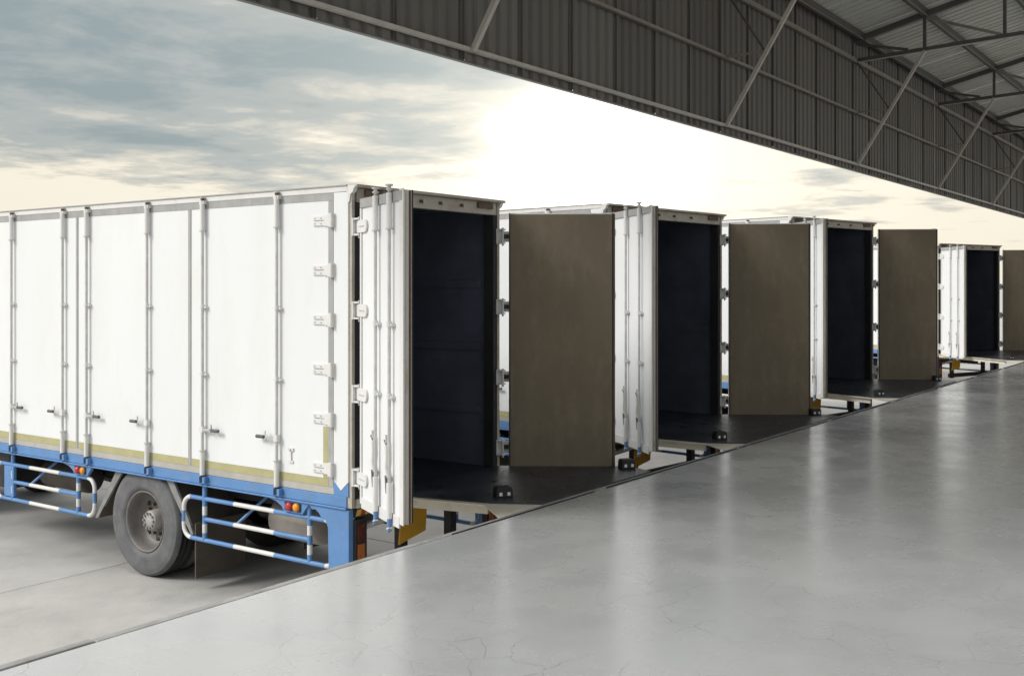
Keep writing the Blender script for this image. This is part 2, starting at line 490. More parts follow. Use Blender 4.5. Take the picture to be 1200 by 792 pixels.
for k in range(int(CX1 - CX0)):
    c = random.choice((0, 0, 1, 2))
    loc = (CX0 + k + 0.003, FY + (0.006 if k % 2 else 0.0), random.uniform(-0.002, 0.002))
    if c not in protos:
        protos[c] = fascia_sheet("cladding_%d" % c).build("cladding_sheet", canopy, loc=loc)
    else:
        share(protos[c], "cladding_sheet", canopy, loc)
# overlap battens at the sheet joints
jb = MB().box((-0.022, -0.014, ZB + 0.02), (0.022, -0.002, ZT), "cladding_1").build("joint_strip", canopy, loc=(CX0, FY, 0))
for k in range(1, int(CX1 - CX0)):
    share(jb, "joint_strip", canopy, (CX0 + k, FY, 0))
# bottom flashing
for k in range(10):
    MB().box((CX0 + 6 * k, FY - 0.004, ZB - 0.008), (CX0 + 6 * k + 5.995, FY + 0.048, ZB + 0.006), "cladding_0").build("bottom_flashing", canopy)
# girts
for z, hh, m in ((5.10, 0.036, "light_steel"), (6.08, 0.042, "girt_steel"), (7.06, 0.075, "girt_steel")):
    for k in range(10):
        MB().bar((CX0 + 6 * k, FY - 0.05, z + random.uniform(-0.006, 0.006)), (CX0 + 6 * k + 5.99, FY - 0.05, z + random.uniform(-0.006, 0.006)), 0.06, hh, m).build("girt", canopy)
# roof sheets
rp2 = rib_profile(1.0, 0.25, 0.18, 0.03, 0.055)
def roof_sheet():
    b = MB(); n = len(rp2)
    ys = (FY + 0.12, BACK - 0.4)
    vs = []
    for dz in (0.0, 0.002):
        for yy in ys:
            vs += [(px_, yy, roof_z(yy) + 0.10 + h_ + dz) for px_, h_ in rp2]
    fs = [(i + 1, i, n + i, n + i + 1) for i in range(n - 1)] + [(2*n + i, 2*n + i + 1, 3*n + i + 1, 3*n + i) for i in range(n - 1)]
    b.add(vs, fs, "roof_sheet"); return b
rs = roof_sheet().build("roof_sheet", canopy, loc=(CX0, 0, 0))
for k in range(1, int(CX1 - CX0)):
    share(rs, "roof_sheet", canopy, (CX0 + k, 0, 0.004 if k % 2 else 0.0))
# purlins
PY = [6.36, 5.20, 3.84, 2.48, 1.12, -0.24, -1.6]
for y in PY:
    MB().box((CX0, y - 0.035, roof_z(y) - 0.05), (CX1, y + 0.035, roof_z(y) + 0.095), "beam_dark").build("purlin", canopy)
    MB().bar((CX0, y - 0.05, roof_z(y) - 0.052), (CX1, y - 0.05, roof_z(y) - 0.052), 0.03, 0.012, "girt_steel").build("purlin_lip", canopy)
# trusses
for k in range(-1, 10):
    X = 8.34 + 6.0 * k
    t = empty("roof_truss", (X, 0, 0), 0, canopy)
    def cz(y): return 7.075 + 0.042 * (FY - y)
    MB().bar((0, FY - 0.02, cz(FY)), (0, BACK, cz(BACK)), 0.05, 0.065, "beam_dark").bar((0.03, FY - 0.02, cz(FY) - 0.036), (0.03, BACK, cz(BACK) - 0.036), 0.07, 0.009, "light_steel").build("bottom_chord", t)  # highlight along the chord's lower lip is put in as a paler strip
    MB().bar((0, FY - 0.02, roof_z(FY) - 0.02), (0, BACK, roof_z(BACK) - 0.02), 0.09, 0.10, "beam_dark").build("rafter", t)
    for a, b in zip(PY[1:], PY[2:] + [None]):
        MB().bar((0, a, cz(a) + 0.02), (0, a, roof_z(a) - 0.06), 0.055, 0.055, "beam_dark").build("strut", t)
        if b is not None:
            MB().bar((0.01, a, roof_z(a) - 0.07), (0.01, b + 0.05, cz(b) + 0.03), 0.04, 0.05, "girt_steel").build("diagonal", t)
    MB().bar((0.01, FY - 0.06, roof_z(FY) - 0.09), (0.01, PY[1] + 0.3, cz(PY[1]) + 0.03), 0.04, 0.05, "beam_dark").build("diagonal", t)
    p0, p1 = Vector((0, FY - 0.075, 5.09)), Vector((0, 5.2, 7.10))
    MB().bar(p0, p1, 0.052, 0.052, "light_steel").build("knee_brace", t)
    q = p0.lerp(p1, 0.50)
    MB().bar((0.0, FY - 0.06, 6.08), q + Vector((0, 0.03, 0)), 0.03, 0.03, "girt_steel").build("brace_tie", t)
    MB().bar((0.0, FY - 0.06, 7.04), q + Vector((0, 0.03, 0)), 0.03, 0.03, "beam_dark").build("brace_tie", t)
    MB().bar((0, -2.3, DOCK_Z), (0, -2.3, roof_z(-2.3) - 0.08), 0.2, 0.2, "beam_dark").build("column", t)

# ------------------------------------------------------------------ trucks
FLOOR = 1.05
def wheel(parent, y, x, sgn, name="wheel"):
    """sgn=+1: outer face towards -x."""
    e = empty(name, (x, y, 0.492 * 1.06), 0, parent); e.scale = (1.0, 1.06, 1.06)
    t = MB()
    t.lathe([(0.272, 0.03), (0.292, 0.004), (0.325, -0.010), (0.345, -0.004), (0.40, -0.012), (0.445, -0.006), (0.462, 0.004), (0.466, 0.004)], (0, 0, 0), "tyre_side", 48, 0, sgn)
    t.lathe([(0.466, 0.004), (0.484, 0.024), (0.490, 0.05)], (0, 0, 0), "tyre_side", 48, 0, sgn)
    t.lathe([(0.490, 0.05), (0.490, 0.075), (0.476, 0.077), (0.476, 0.089), (0.490, 0.091), (0.490, 0.125), (0.476, 0.127), (0.476, 0.139), (0.490, 0.141), (0.490, 0.20), (0.47, 0.24), (0.272, 0.24)], (0, 0, 0), "tyre_tread", 48, 0, sgn)
    tread = t
    tread.build("tyre", e)
    r = MB()
    r.lathe([(0.272, 0.03), (0.278, 0.012), (0.268, 0.010), (0.258, 0.022), (0.252, 0.05), (0.240, 0.10), (0.230, 0.145), (0.19, 0.165), (0.12, 0.168), (0.0, 0.168)], (0, 0, 0), "rim_paint", 40, 0, sgn)
    for k in range(8):
        a = 2 * math.pi * k / 8
        c = (sgn * 0.164, 0.185 * math.cos(a), 0.185 * math.sin(a))
        r.lathe([(0.026, 0.0), (0.026, -0.004), (0.0, -0.004)], c, "black_steel", 10, 0, sgn)
    r.build("rim", e)
    h = MB()
    h.lathe([(0.092, 0.168), (0.090, 0.075), (0.082, 0.062), (0.0, 0.060)], (0, 0, 0), "hub_grey", 24, 0, sgn)
    for k in range(10):
        a = 2 * math.pi * k / 10
        h.lathe([(0.011, 0.0), (0.011, -0.018), (0.0, -0.018)], (sgn * 0.062, 0.068 * math.cos(a), 0.068 * math.sin(a)), "fender_grey", 6, 0, sgn, False)
        h.lathe([(0.015, 0.0), (0.015, -0.035), (0.0, -0.035)], (sgn * 0.168, 0.135 * math.cos(a), 0.135 * math.sin(a)), "rust_brown", 6, 0, sgn, False)
    h.build("hub", e)

def side_rod(parent, H, u, hd, s=1, x=0.0):
    """A locking rod on the side; hd = direction of its handle along the truck."""
    b = MB(); xo = x - s * 0.036
    b.tube([(xo, u, 1.10), (xo, u, H - 0.06)], 0.0135, "galv", 8)
    b.build("lock_rod", parent)
    MB().tube([(xo, u, 1.075), (xo, u, 1.29)], 0.023, "white_metal", 8).tube([(xo, u, 1.285), (xo, u, 1.297)], 0.029, "galv", 8).build("rod_sleeve", parent)
    MB().tube([(xo, u, H - 0.31), (xo, u, H - 0.045)], 0.023, "white_metal", 8).tube([(xo, u, H - 0.322), (xo, u, H - 0.308)], 0.029, "galv", 8).build("rod_sleeve", parent)
    for zc in (1.98, 2.58):
        b = MB()
        b.tube([(xo, u, zc - 0.018), (xo, u, zc + 0.018)], 0.021, "white_metal", 8)
        b.box((x - s * 0.006, u - 0.045, zc - 0.014), (xo, u + 0.045, zc + 0.002), "white_metal")
        b.build("rod_guide", parent)
    b = MB()
    b.box((x - s * 0.004, u - 0.03, H - 0.075), (xo - s * 0.012, u + 0.03, H - 0.045), "white_metal")
    b.tube([(xo, u, H - 0.05), (xo, u, H - 0.022)], 0.016, "rust_brown", 8)
    b.tube([(xo, u, H - 0.024), (xo, u, H - 0.014)], 0.026, "galv", 8)
    b.build("rod_bracket", parent)
    b = MB()
    b.box((x - s * 0.014, u - 0.05, 1.002), (x - s * 0.055, u - 0.02, 1.06), "blue_paint")
    b.box((x - s * 0.014, u + 0.02, 1.002), (x - s * 0.055, u + 0.05, 1.06), "blue_paint")
    b.tube([(xo, u, 1.02), (xo, u, 1.08)], 0.017, "black_steel", 8)
    b.build("rod_keeper", parent)
    b = MB(); z = 1.482
    b.box((xo - s * 0.02, u - 0.022, z - 0.026), (xo + s * 0.02, u + 0.022, z + 0.026), "white_metal")
    b.bar((xo - s * 0.012, u, z), (xo - s * 0.012, u + hd * 0.12, z + 0.004), 0.012, 0.022, "galv")
    b.tube([(xo - s * 0.010, u + hd * 0.11, z), (xo - s * 0.010, u + hd * 0.135, z + 0.02), (xo - s * 0.010, u + hd * 0.13, z + 0.055)], 0.007, "galv", 6)
    b.tube([(xo - s * 0.010, u + hd * 0.12, z), (xo - s * 0.010, u + hd * 0.125, z - 0.035)], 0.007, "galv", 6)
    b.tube([(xo - s * 0.014, u + hd * 0.145, z + 0.002), (xo - s * 0.014, u + hd * 0.235, z + 0.002)], 0.0155, "dark_grip", 8)
    b.build("rod_handle", parent)

def side_hinge(parent, z, s=1, x=0.0):
    b = MB()
    b.box((x - s * 0.004, 0.148, z - 0.055), (x - s * 0.040, 0.205, z + 0.055), "white_metal")
    b.box((x - s * 0.004, 0.205, z - 0.045), (x - s * 0.020, 0.265, z + 0.045), "white_metal")
    b.box((x - s * 0.004, 0.262, z + 0.004), (x - s * 0.017, 0.395, z + 0.040), "white_metal")
    b.box((x - s * 0.004, 0.262, z - 0.040), (x - s * 0.017, 0.395, z - 0.004), "white_metal")
    b.tube([(x - s * 0.034, 0.158, z - 0.06), (x - s * 0.034, 0.158, z + 0.06)], 0.014, "galv", 8)
    for u in (0.30, 0.37):
        for dz in (0.022, -0.022):
            b.tube([(x - s * 0.012, u, z + dz), (x - s * 0.022, u, z + dz)], 0.007, "galv", 6)
    b.build("hinge", parent, 0.003)

def banded_tube(parent, pts_white, r=0.021):
    b = MB()
    for pts, m in pts_white:
        b.tube(pts, r, m, 8)
    return b

def arc(cy, cz, rad, a0, a1, x, n=6):
    return [(x, cy + rad * math.cos(R(a0 + (a1 - a0) * i / n)), cz + rad * math.sin(R(a0 + (a1 - a0) * i / n))) for i in range(n + 1)]

def side_guard(parent, x, u0, u1, posts, w0, w1, plate=False):
    """Blue and white tube guard between rear end u0 and front end u1."""
    e = empty("side_guard", (0, 0, 0), 0, parent)
    zt, zb, zm, rad = 0.845, 0.472, 0.662, 0.105
    B, W = "blue_paint", "white_metal"
    for z, nm in ((zt, "guard_rail"), (zb, "guard_rail")):
        banded_tube(e, [([(x, u0 + rad, z), (x, w0, z)], B), ([(x, w0, z), (x, w1, z)], W), ([(x, w1, z), (x, u1 - rad, z)], B)]).build(nm, e)
    banded_tube(e, [([(x, posts[0], zm), (x, w0, zm)], B), ([(x, w0, zm), (x, w1, zm)], W), ([(x, w1, zm), (x, posts[1], zm)], B)]).build("guard_rail", e)
    zc = (zt + zb) / 2
    for uu, a in ((u0, 180), (u1, 0)):
        c = uu + rad if a == 180 else uu - rad
        up = arc(c, zt - rad, rad, 90, a, x); lo = arc(c, zb + rad, rad, 270, a if a == 180 else 360, x)
        banded_tube(e, [(up, W), (lo, W), ([(x, uu, zt - rad), (x, uu, zc + 0.05)], W), ([(x, uu, zc + 0.05), (x, uu, zc - 0.05)], B), ([(x, uu, zc - 0.05), (x, uu, zb + rad)], W)]).build("guard_end", e)
    for uu in posts:
        xp = x - 0.0
        banded_tube(e, [([(xp, uu, 1.0), (xp, uu, 0.78)], B), ([(xp, uu, 0.78), (xp, uu, 0.70)], W), ([(xp, uu, 0.70), (xp, uu, 0.62)], B), ([(xp, uu, 0.62), (xp, uu, 0.54)], W), ([(xp, uu, 0.54), (xp, uu, zb)], B)], 0.0225).build("guard_post", e)
    MB().tube([(x, (u0 + u1) / 2 + 0.25, zm), (x + (0.25 if x < 1 else -0.25), (u0 + u1) / 2, 0.98)], 0.014, "blue_paint", 8).build("guard_stay", e)
    if plate:
        MB().box((x - 0.02, 4.98, 0.50), (x + 0.02, 5.17, 0.83), B).build("guard_plate", e, 0.01)

def rear_door(truck, hx, hy, ang, width, H, outer, full=True):
    """Door leaf from its hinge, along +x of its own frame. outer=+1: outside is +y."""
    e = empty("rear_door", (hx, hy, 0), ang, truck)
    z0, z1 = 1.035, H - 0.115
    T = 0.065; s = outer; d0 = 0.07
    core = MB()
    core.box((d0, 0, z0 + 0.01), (width, s * T, z1), "white_paint")
    core.build("door_leaf", e, 0.006)
    # aluminium edging on the outer face
    fr = MB(); yo = s * (T + 0.001); yp = s * (T + 0.013)
    fr.box((d0 + 0.005, yo, z1 - 0.075), (width - 0.005, yp, z1 - 0.002), "grey_gasket")
    fr.box((d0 + 0.005, yo, z0 + 0.002), (d0 + 0.035, yp, z1 - 0.077), "white_metal")
    fr.box((width - 0.06, yo, z0 + 0.002), (width + 0.012, s * (T + 0.010), z1 + 0.01), "white_metal")
    fr.box((d0 + 0.037, yo, z0 - 0.03), (width - 0.062, yp, z0 + 0.055), "white_metal")
    fr.build("door_edging", e, 0.002)
    gk = MB()
    gk.box((width + 0.001, s * 0.012, z0 + 0.01), (width + 0.018, s * 0.024, z1 - 0.005), "rust_brown")
    gk.box((width + 0.001, s * 0.034, z0 + 0.01), (width + 0.016, s * 0.052, z1 - 0.005), "post_beige")
    gk.build("door_seal", e)
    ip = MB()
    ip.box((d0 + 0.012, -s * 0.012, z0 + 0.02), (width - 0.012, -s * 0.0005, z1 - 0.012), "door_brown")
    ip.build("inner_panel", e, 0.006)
    sl = MB()
    for a, b in (((d0 + 0.001, z0 + 0.012), (d0 + 0.011, z1)), ((width - 0.011, z0 + 0.012), (width - 0.001, z1))):
        sl.box((a[0], -s * 0.009, a[1]), (b[0], -s * 0.0005, b[1]), "black_rubber")
    sl.build("inner_seal", e)
    for fr_ in (0.46, 0.78):
        xr = d0 + (width - d0) * fr_; yr = s * (T + 0.034)
        MB().tube([(xr, yr, z0 - 0.01), (xr, yr, z1 - 0.004)], 0.0135, "galv", 8).build("lock_rod", e)
        MB().tube([(xr, yr, z1 - 0.27), (xr, yr, z1 - 0.01)], 0.024, "white_metal", 8).tube([(xr, yr, z1 - 0.28), (xr, yr, z1 - 0.268)], 0.030, "galv", 8).build("rod_sleeve", e)
        MB().tube([(xr, yr, z0 + 0.02), (xr, yr, z0 + 0.28)], 0.023, "white_metal", 8).build("rod_sleeve", e)
        for zc in (1.95, 2.48):
            b = MB()
            b.tube([(xr, yr, zc - 0.022), (xr, yr, zc + 0.022)], 0.023, "white_metal", 8)
            b.box((xr - 0.045, s * (T + 0.002), zc - 0.014), (xr + 0.045, yr, zc + 0.004), "white_metal")
            b.build("rod_guide", e)
        b = MB()
        if outer < 0:
            tp = MB()
            tp.tube([(xr, yr, z1 + 0.0), (xr, yr, z1 + 0.045)], 0.015, "galv", 8)
            tp.tube([(xr, yr, z1 + 0.012), (xr, yr, z1 + 0.022)], 0.026, "galv", 8)
            tp.tube([(xr, yr, z1 + 0.042), (xr, yr, z1 + 0.054)], 0.030, "galv", 8)
            tp.build("rod_head", e)
        b.tube([(xr, yr, z0 - 0.045), (xr, yr, z0 + 0.02)], 0.018, "blue_paint", 8)
        b.bar((xr - 0.02, yr, z0 - 0.06), (xr + 0.018, yr, z0 - 0.045), 0.03, 0.010, "white_metal")
        b.bar((xr - 0.02, yr, z0 - 0.082), (xr + 0.012, yr, z0 - 0.068), 0.028, 0.010, "blue_paint")
        b.build("rod_cam", e)
        b = MB(); xh = xr - 0.07; yh = s * (T + 0.03)
        b.box((xh - 0.02, s * (T + 0.001), 1.54), (xh + 0.02, yh, 1.60), "galv")
        b.tube([(xh, yh, 1.60), (xh - 0.004, yh, 1.66)], 0.009, "galv", 6)
        b.tube([(xh - 0.035, yh, 1.615), (xh, yh, 1.59)], 0.009, "dark_grip", 6)
        b.tube([(xh, yh, 1.58), (xh + 0.012, yh, 1.50), (xh - 0.006, yh, 1.42), (xh + 0.012, yh, 1.36)], 0.016, "white_metal", 8)
        b.tube([(xh + 0.012, yh, 1.36), (xh + 0.014, yh, 1.23)], [0.019, 0.012], "dark_grip", 8)
        b.bar((xh + 0.012, yh, 1.36), (xr, yr, 1.36), 0.02, 0.02, "galv")
        b.build("rod_handle", e)
    n = 4
    for k in range(n):
        zc = z0 + 0.20 + (z1 - z0 - 0.42) * k / (n - 1)
        b = MB()
        b.box((-0.005, s * (T + 0.002), zc - 0.05), (d0 + 0.12, s * (T + 0.018), zc + 0.05), "white_metal")
        b.tube([(d0 + 0.12, s * (T + 0.004), zc), (d0 + 0.12, s * (T + 0.019), zc)], 0.05, "white_metal", 16)
        b.tube([(0.0, s * 0.05, zc - 0.062), (0.0, s * 0.05, zc + 0.062)], 0.020, "white_metal", 10)
        b.box((0.02, s * 0.045, zc - 0.02), (d0 - 0.001, s * 0.06, zc + 0.02), "black_steel")
        b.box((d0 + 0.01, s * (T + 0.018), zc - 0.004), (d0 + 0.13, s * (T + 0.024), zc + 0.004), "galv")
        b.build("hinge", e, 0.002)
    return e

def make_truck(loc, rot, W, H, L, la, ra, rw, label):
    """Local frame: x across (0 = left side, W = right side), y forward from the rear, z up from the yard."""
    t = empty("box_truck", loc, rot)
    tag(t, label, "truck", "box trucks backed up to the loading dock")
    # --- walls of the cargo box
    wl_ = MB().box((0.0, 0.05, 1.075), (0.05, L, H - 0.05), "white_paint").build("side_wall", t)
    MB().box((W - 0.05, 0.05, 1.075), (W, L, H - 0.05), "white_paint").build("side_wall", t)
    MB().box((0.0, 0.02, H - 0.048), (W, L, H - 0.006), "white_paint").build("roof_panel", t, 0.006)
    MB().box((0.052, L - 0.05, 1.07), (W - 0.052, L, H - 0.052), "white_paint").build("front_wall", t)
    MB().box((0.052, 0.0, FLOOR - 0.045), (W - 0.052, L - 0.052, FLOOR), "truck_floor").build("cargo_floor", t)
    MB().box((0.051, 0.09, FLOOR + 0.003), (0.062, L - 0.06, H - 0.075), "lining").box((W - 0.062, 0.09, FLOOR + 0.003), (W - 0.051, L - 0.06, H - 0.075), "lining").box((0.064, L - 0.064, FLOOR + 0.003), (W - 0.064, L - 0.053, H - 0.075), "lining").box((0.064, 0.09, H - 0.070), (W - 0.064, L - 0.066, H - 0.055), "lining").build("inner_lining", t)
    rails = MB()
    for u in (1.3, 2.6, 3.9, 5.2):
        for z in (1.5, 2.2, 2.9):
            pass
    # slatted lining rails inside
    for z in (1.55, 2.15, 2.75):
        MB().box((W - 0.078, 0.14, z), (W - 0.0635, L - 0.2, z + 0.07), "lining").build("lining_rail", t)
    for sgn, x in ((1, 0.0), (-1, W)):
        o = -sgn * 0.0
        # top rail with its dark drip edge
        MB().box((x, 0.012, H - 0.050), (x - sgn * 0.012, L, H - 0.008), "white_metal").box((x + sgn * 0.002, 0.012, H - 0.006), (x - sgn * 0.020, L, H + 0.004), "grey_gasket").build("top_rail", t)
        gs = MB()
        gs.box((x, 0.172, H - 0.115), (x - sgn * 0.005, L - 0.1, H - 0.060), "grey_gasket")
        gs.box((x, 0.172, 1.132), (x - sgn * 0.005, 0.225, H - 0.117), "grey_gasket")
        for u in (1.992, 3.768, 5.55):
            gs.box((x, u - 0.024, 1.135), (x - sgn * 0.005, u + 0.024, H - 0.117), "grey_gasket")
            gs.box((x - sgn * 0.0055, u - 0.004, 1.135), (x - sgn * 0.009, u + 0.004, H - 0.117), "galv")
        gs.build("door_gasket", t)
        # side doors, a little proud of the wall
        for u0, u1, rods, hinged in ((0.228, 1.966, ((0.806, 1), (1.776, -1)), True), (2.018, 3.742, ((2.584, 1), (3.562, -1)), False), (3.794, 5.524, ((3.979, 1), (4.94, -1)), False), (5.576, L - 0.12, (), False)):
            d = MB().box((x, u0, 1.20), (x - sgn * 0.004, u1, H - 0.117), "white_paint").build("side_door", t)
            MB().box((x - sgn * 0.0005, u0, 1.134), (x - sgn * 0.0045, u1, 1.198), "olive_stripe").build("stripe", d)
            if hinged:
                MB().box((x - sgn * 0.0045, 0.232, 1.20), (x - sgn * 0.0062, 0.285, 1.62), "olive_stripe").build("stripe", d)
                for k in range(6):
                    side_hinge(d, 1.278 + (H - 0.276 - 1.278) * k / 5, sgn, x)
                b = MB()
                b.bar((x - sgn * 0.006, 0.66, 1.30), (x - sgn * 0.006, 0.66, 1.40), 0.02, 0.012, "white_metal")
                b.box((x - sgn * 0.004, 0.63, 1.385), (x - sgn * 0.016, 0.69, 1.41), "white_metal")
                b.box((x - sgn * 0.004, 0.635, 1.285), (x - sgn * 0.014, 0.685, 1.305), "white_metal")
                b.build("door_stay", d)
            for u, hd in rods:
                side_rod(d, H, u, hd, sgn, x)
        MB().box((x, 0.165, 1.076), (x - sgn * 0.006, L, 1.130), "sill_grey").build("sill", t)
        b = MB()
        b.box((x + sgn * 0.06, 0.02, 0.985), (x - sgn * 0.010, L + 0.02, 1.072), "blue_paint")
        b.box((x + sgn * 0.06, 0.02, 0.968), (x - sgn * 0.022, L + 0.02, 0.983), "blue_paint")
        b.build("side_rail", t, 0.004)
        # white corner post with its pointed foot, blue rear post below
        MB().prism([(0.0, 1.19), (0.08, 1.115), (0.16, 1.19), (0.16, H - 0.055), (0.0, H - 0.055)], 0, x + sgn * 0.05, x - sgn * 0.012, "white_paint").build("corner_post", t, 0.004)
        MB().prism([(0.0, 1.185), (0.078, 1.112), (0.155, 1.185), (0.16, 1.185), (0.16, 1.073), (0.0, 1.073)], 0, x + sgn * 0.05, x - sgn * 0.009, "blue_paint").build("corner_plate", t)
        MB().prism([(0.0, 0.965), (0.46, 0.965), (0.42, 0.925), (0.38, 0.930), (0.34, 0.905), (0.31, 0.870), (0.27, 0.865), (0.235, 0.80), (0.225, 0.38), (0.0, 0.38)], 0, x + sgn * 0.05, x - sgn * 0.004, "blue_paint").build("rear_post", t, 0.004)
        # lamp clusters under the rail
        for uc in (0.63, 3.70):
            lb = MB()
            lb.prism([(uc + 0.33, 0.966), (uc - 0.18, 0.966), (uc - 0.13, 0.91), (uc - 0.10, 0.87), (uc + 0.12, 0.87), (uc + 0.15, 0.91), (uc + 0.22, 0.945)], 0, x + sgn * 0.03, x - sgn * 0.004, "blue_paint")
            lb.box((x - sgn * 0.005, uc - 0.085, 0.885), (x - sgn * 0.012, uc + 0.105, 0.955), "black_steel")
            lm = lb.build("lamp_bracket", t)
            MB().lathe([(0.036, 0.0), (0.034, -0.012), (0.016, -0.022), (0.0, -0.024)], (x - sgn * 0.012, uc + 0.055, 0.92), "red_lens", 16, 0, sgn).build("red_lamp", lm)
            MB().lathe([(0.036, 0.0), (0.034, -0.012), (0.016, -0.022), (0.0, -0.024)], (x - sgn * 0.012, uc - 0.035, 0.92), "amber_lens", 16, 0, sgn).build("amber_lamp", lm)
        xg = x + sgn * 0.03
        side_guard(t, xg, 0.185, 2.12, (0.477, 1.825), 0.90, 1.42)
        side_guard(t, xg, 3.52, 5.35, (3.80, 5.02), 4.13, 4.68, True)
        # wheels, guards and flaps
        wheel(t, 2.73, x + sgn * 0.03, sgn)
        wheel(t, 2.73, x + sgn * 0.31, sgn)
        wheel(t, 7.55, x + sgn * 0.06, sgn)
        xa, xb = x + sgn * 0.03, x + sgn * 0.62
        m_ = MB()
        m_.prism([(3.10, 0.965), (3.12, 0.965), (3.47, 0.47), (3.45, 0.47)], 0, xa, xb, "flap_brown")
        m_.prism([(3.06, 0.965), (3.16, 0.965), (3.505, 0.468), (3.465, 0.468)], 0, xa - sgn * 0.004, xa + sgn * 0.02, "fender_grey")
        m_.build("mudguard", t)
        m_ = MB()
        m_.prism([(2.34, 0.965), (2.32, 0.965), (2.00, 0.545), (2.02, 0.545)], 0, xa, xb, "flap_brown")
        m_.prism([(2.38, 0.965), (2.28, 0.965), (2.05, 0.63), (1.985, 0.50), (2.02, 0.50)], 0, xa - sgn * 0.004, xa + sgn * 0.02, "fender_grey")
        m_.build("mudguard", t)
        MB().box((xa + sgn * 0.01, 1.965, 0.10), (xb, 1.978, 0.60), "flap_brown").build("mudflap", t)
        # upper ogee bracket where the roof rail meets the rear frame
        MB().prism([(-0.085, H - 0.002), (0.02, H - 0.002), (0.02, H - 0.15), (-0.012, H - 0.13), (-0.02, H - 0.075), (-0.05, H - 0.055), (-0.06, H - 0.03)], 0, x + sgn * 0.03, x - sgn * 0.010, "white_metal").build("roof_bracket", t)
    # --- rear frame
    e = empty("rear_frame", (0, 0, 0), 0, t)
    MB().box((-0.008, -0.095, H - 0.020), (W + 0.008, 0.015, H + 0.004), "post_beige").build("drip_rail", e, 0.004)
    MB().box((0.06, -0.030, H - 0.135), (W - 0.06, 0.045, H - 0.022), "post_beige").build("header", e, 0.004)
    MB().box((0.14, -0.055, H - 0.085), (0.34, -0.031, H - 0.03), "rust_brown").build("header_plate", e)
    MB().box((W - 0.36, -0.055, H - 0.085), (W - 0.14, -0.031, H - 0.03), "rust_brown").build("header_plate", e)
    for s, x in ((1, 0.0), (-1, W)):
        MB().box((x + s * 0.002, -0.03, FLOOR - 0.07), (x + s * 0.036, 0.048, H - 0.024), "post_beige").build("post", e, 0.004)
        MB().box((x + s * 0.038, -0.026, FLOOR + 0.002), (x + s * 0.098, 0.085, H - 0.137), "black_rubber").build("jamb", e)
        for k in range(4):
            zc = 1.235 + (H - 0.115 - 1.035 - 0.42) * k / 3
            b = MB(); xh = x + s * 0.03
            b.box((xh - 0.035, -0.033, zc - 0.072), (xh + 0.028, -0.045, zc + 0.072), "white_metal")
            b.box((xh - 0.03, -0.046, zc + 0.056), (xh + 0.02, -0.105, zc + 0.070), "white_metal")
            b.box((xh - 0.03, -0.046, zc - 0.070), (xh + 0.02, -0.105, zc - 0.056), "white_metal")
            b.tube([(xh - 0.004, -0.09, zc - 0.09), (xh - 0.004, -0.09, zc + 0.08)], 0.011, "galv", 8)
            b.build("hinge_bracket", e)
    for k in (0.42, 0.55, 0.70):
        MB().tube([(W * k, -0.031, H - 0.075), (W * k, -0.075, H - 0.08)], 0.014, "rust_brown", 10).tube([(W * k, -0.072, H - 0.08), (W * k, -0.080, H - 0.08)], 0.018, "post_beige", 10).build("rod_socket", e)
    MB().box((0.06, -0.03, FLOOR - 0.075), (W - 0.06, -0.004, FLOOR - 0.002), "cream_plate").build("threshold", e)
    # chain hanging at the left post
    ch = MB(); zc = 1.66
    for k in range(16):
        a = (k % 2) * 90
        pts = []
        for q in range(9):
            th = 2 * math.pi * q / 8
            dx, dz = 0.010 * math.cos(th), 0.019 * math.sin(th)
            pts.append((0.034 + (dx if a == 0 else 0), -0.115 + (dx if a else 0), zc - k * 0.028 + dz))
        ch.tube(pts, 0.0035, "galv", 5, False)
    ch.build("chain", t)
    # --- doors, standing open
    dw = W / 2 - 0.02
    rear_door(t, 0.105, -0.085, la, dw, H, -1)
    rear_door(t, W - 0.035, -0.075, ra, rw, H, 1)
    # --- chassis
    for x in (W / 2 - 0.43, W / 2 + 0.37):
        MB().box((x, 0.02, 0.74), (x + 0.07, L + 2.0, 0.97), "black_steel").build("chassis_beam", t)
    for u in (0.25, 1.3, 2.2, 3.2, 4.3, 5.4, 6.4):
        MB().box((0.07, u, 0.972), (W - 0.07, u + 0.08, 1.003), "black_steel").build("cross_member", t)
    MB().tube([(0.3, 2.63, 0.49), (W - 0.3, 2.63, 0.49)], 0.07, "black_steel", 10).lathe([(0.0, -0.2), (0.12, -0.17), (0.19, 0.0), (0.12, 0.17), (0.0, 0.2)], (W / 2, 2.63, 0.5), "black_steel", 16, 1).build("rear_axle", t)
    MB().tube([(0.3, 7.55, 0.49), (W - 0.3, 7.55, 0.49)], 0.05, "black_steel", 10).build("front_axle", t)
    MB().tube([(W / 2, 2.6, 0.52), (W / 2, 6.6, 0.66)], 0.045, "black_steel", 10).build("drive_shaft", t)
    MB().lathe([(0.0, -0.28), (0.17, -0.28), (0.19, -0.26), (0.19, 0.26), (0.17, 0.28), (0.0, 0.28)], (0.42, 0.95, 0.70), "tank_alu", 24, 1).build("air_tank", t)
    MB().lathe([(0.0, -0.4), (0.13, -0.4), (0.15, -0.37), (0.15, 0.37), (0.13, 0.4), (0.0, 0.4)], (0.42, 4.55, 0.72), "flap_brown", 20, 1).build("silencer", t)
    MB().box((0.10, 5.2, 0.55), (0.55, 6.1, 0.95), "black_steel").build("battery_box", t, 0.02)
    MB().box((W - 0.55, 4.3, 0.5), (W - 0.10, 5.3, 0.95), "tank_alu").build("fuel_tank", t, 0.05)
    # --- rear underrun bumper with lamps
    b = MB()
    b.box((0.055, -0.012, 0.905), (W - 0.055, 0.03, 0.965), "black_steel")
    n = 8; seg = 0.42 / n
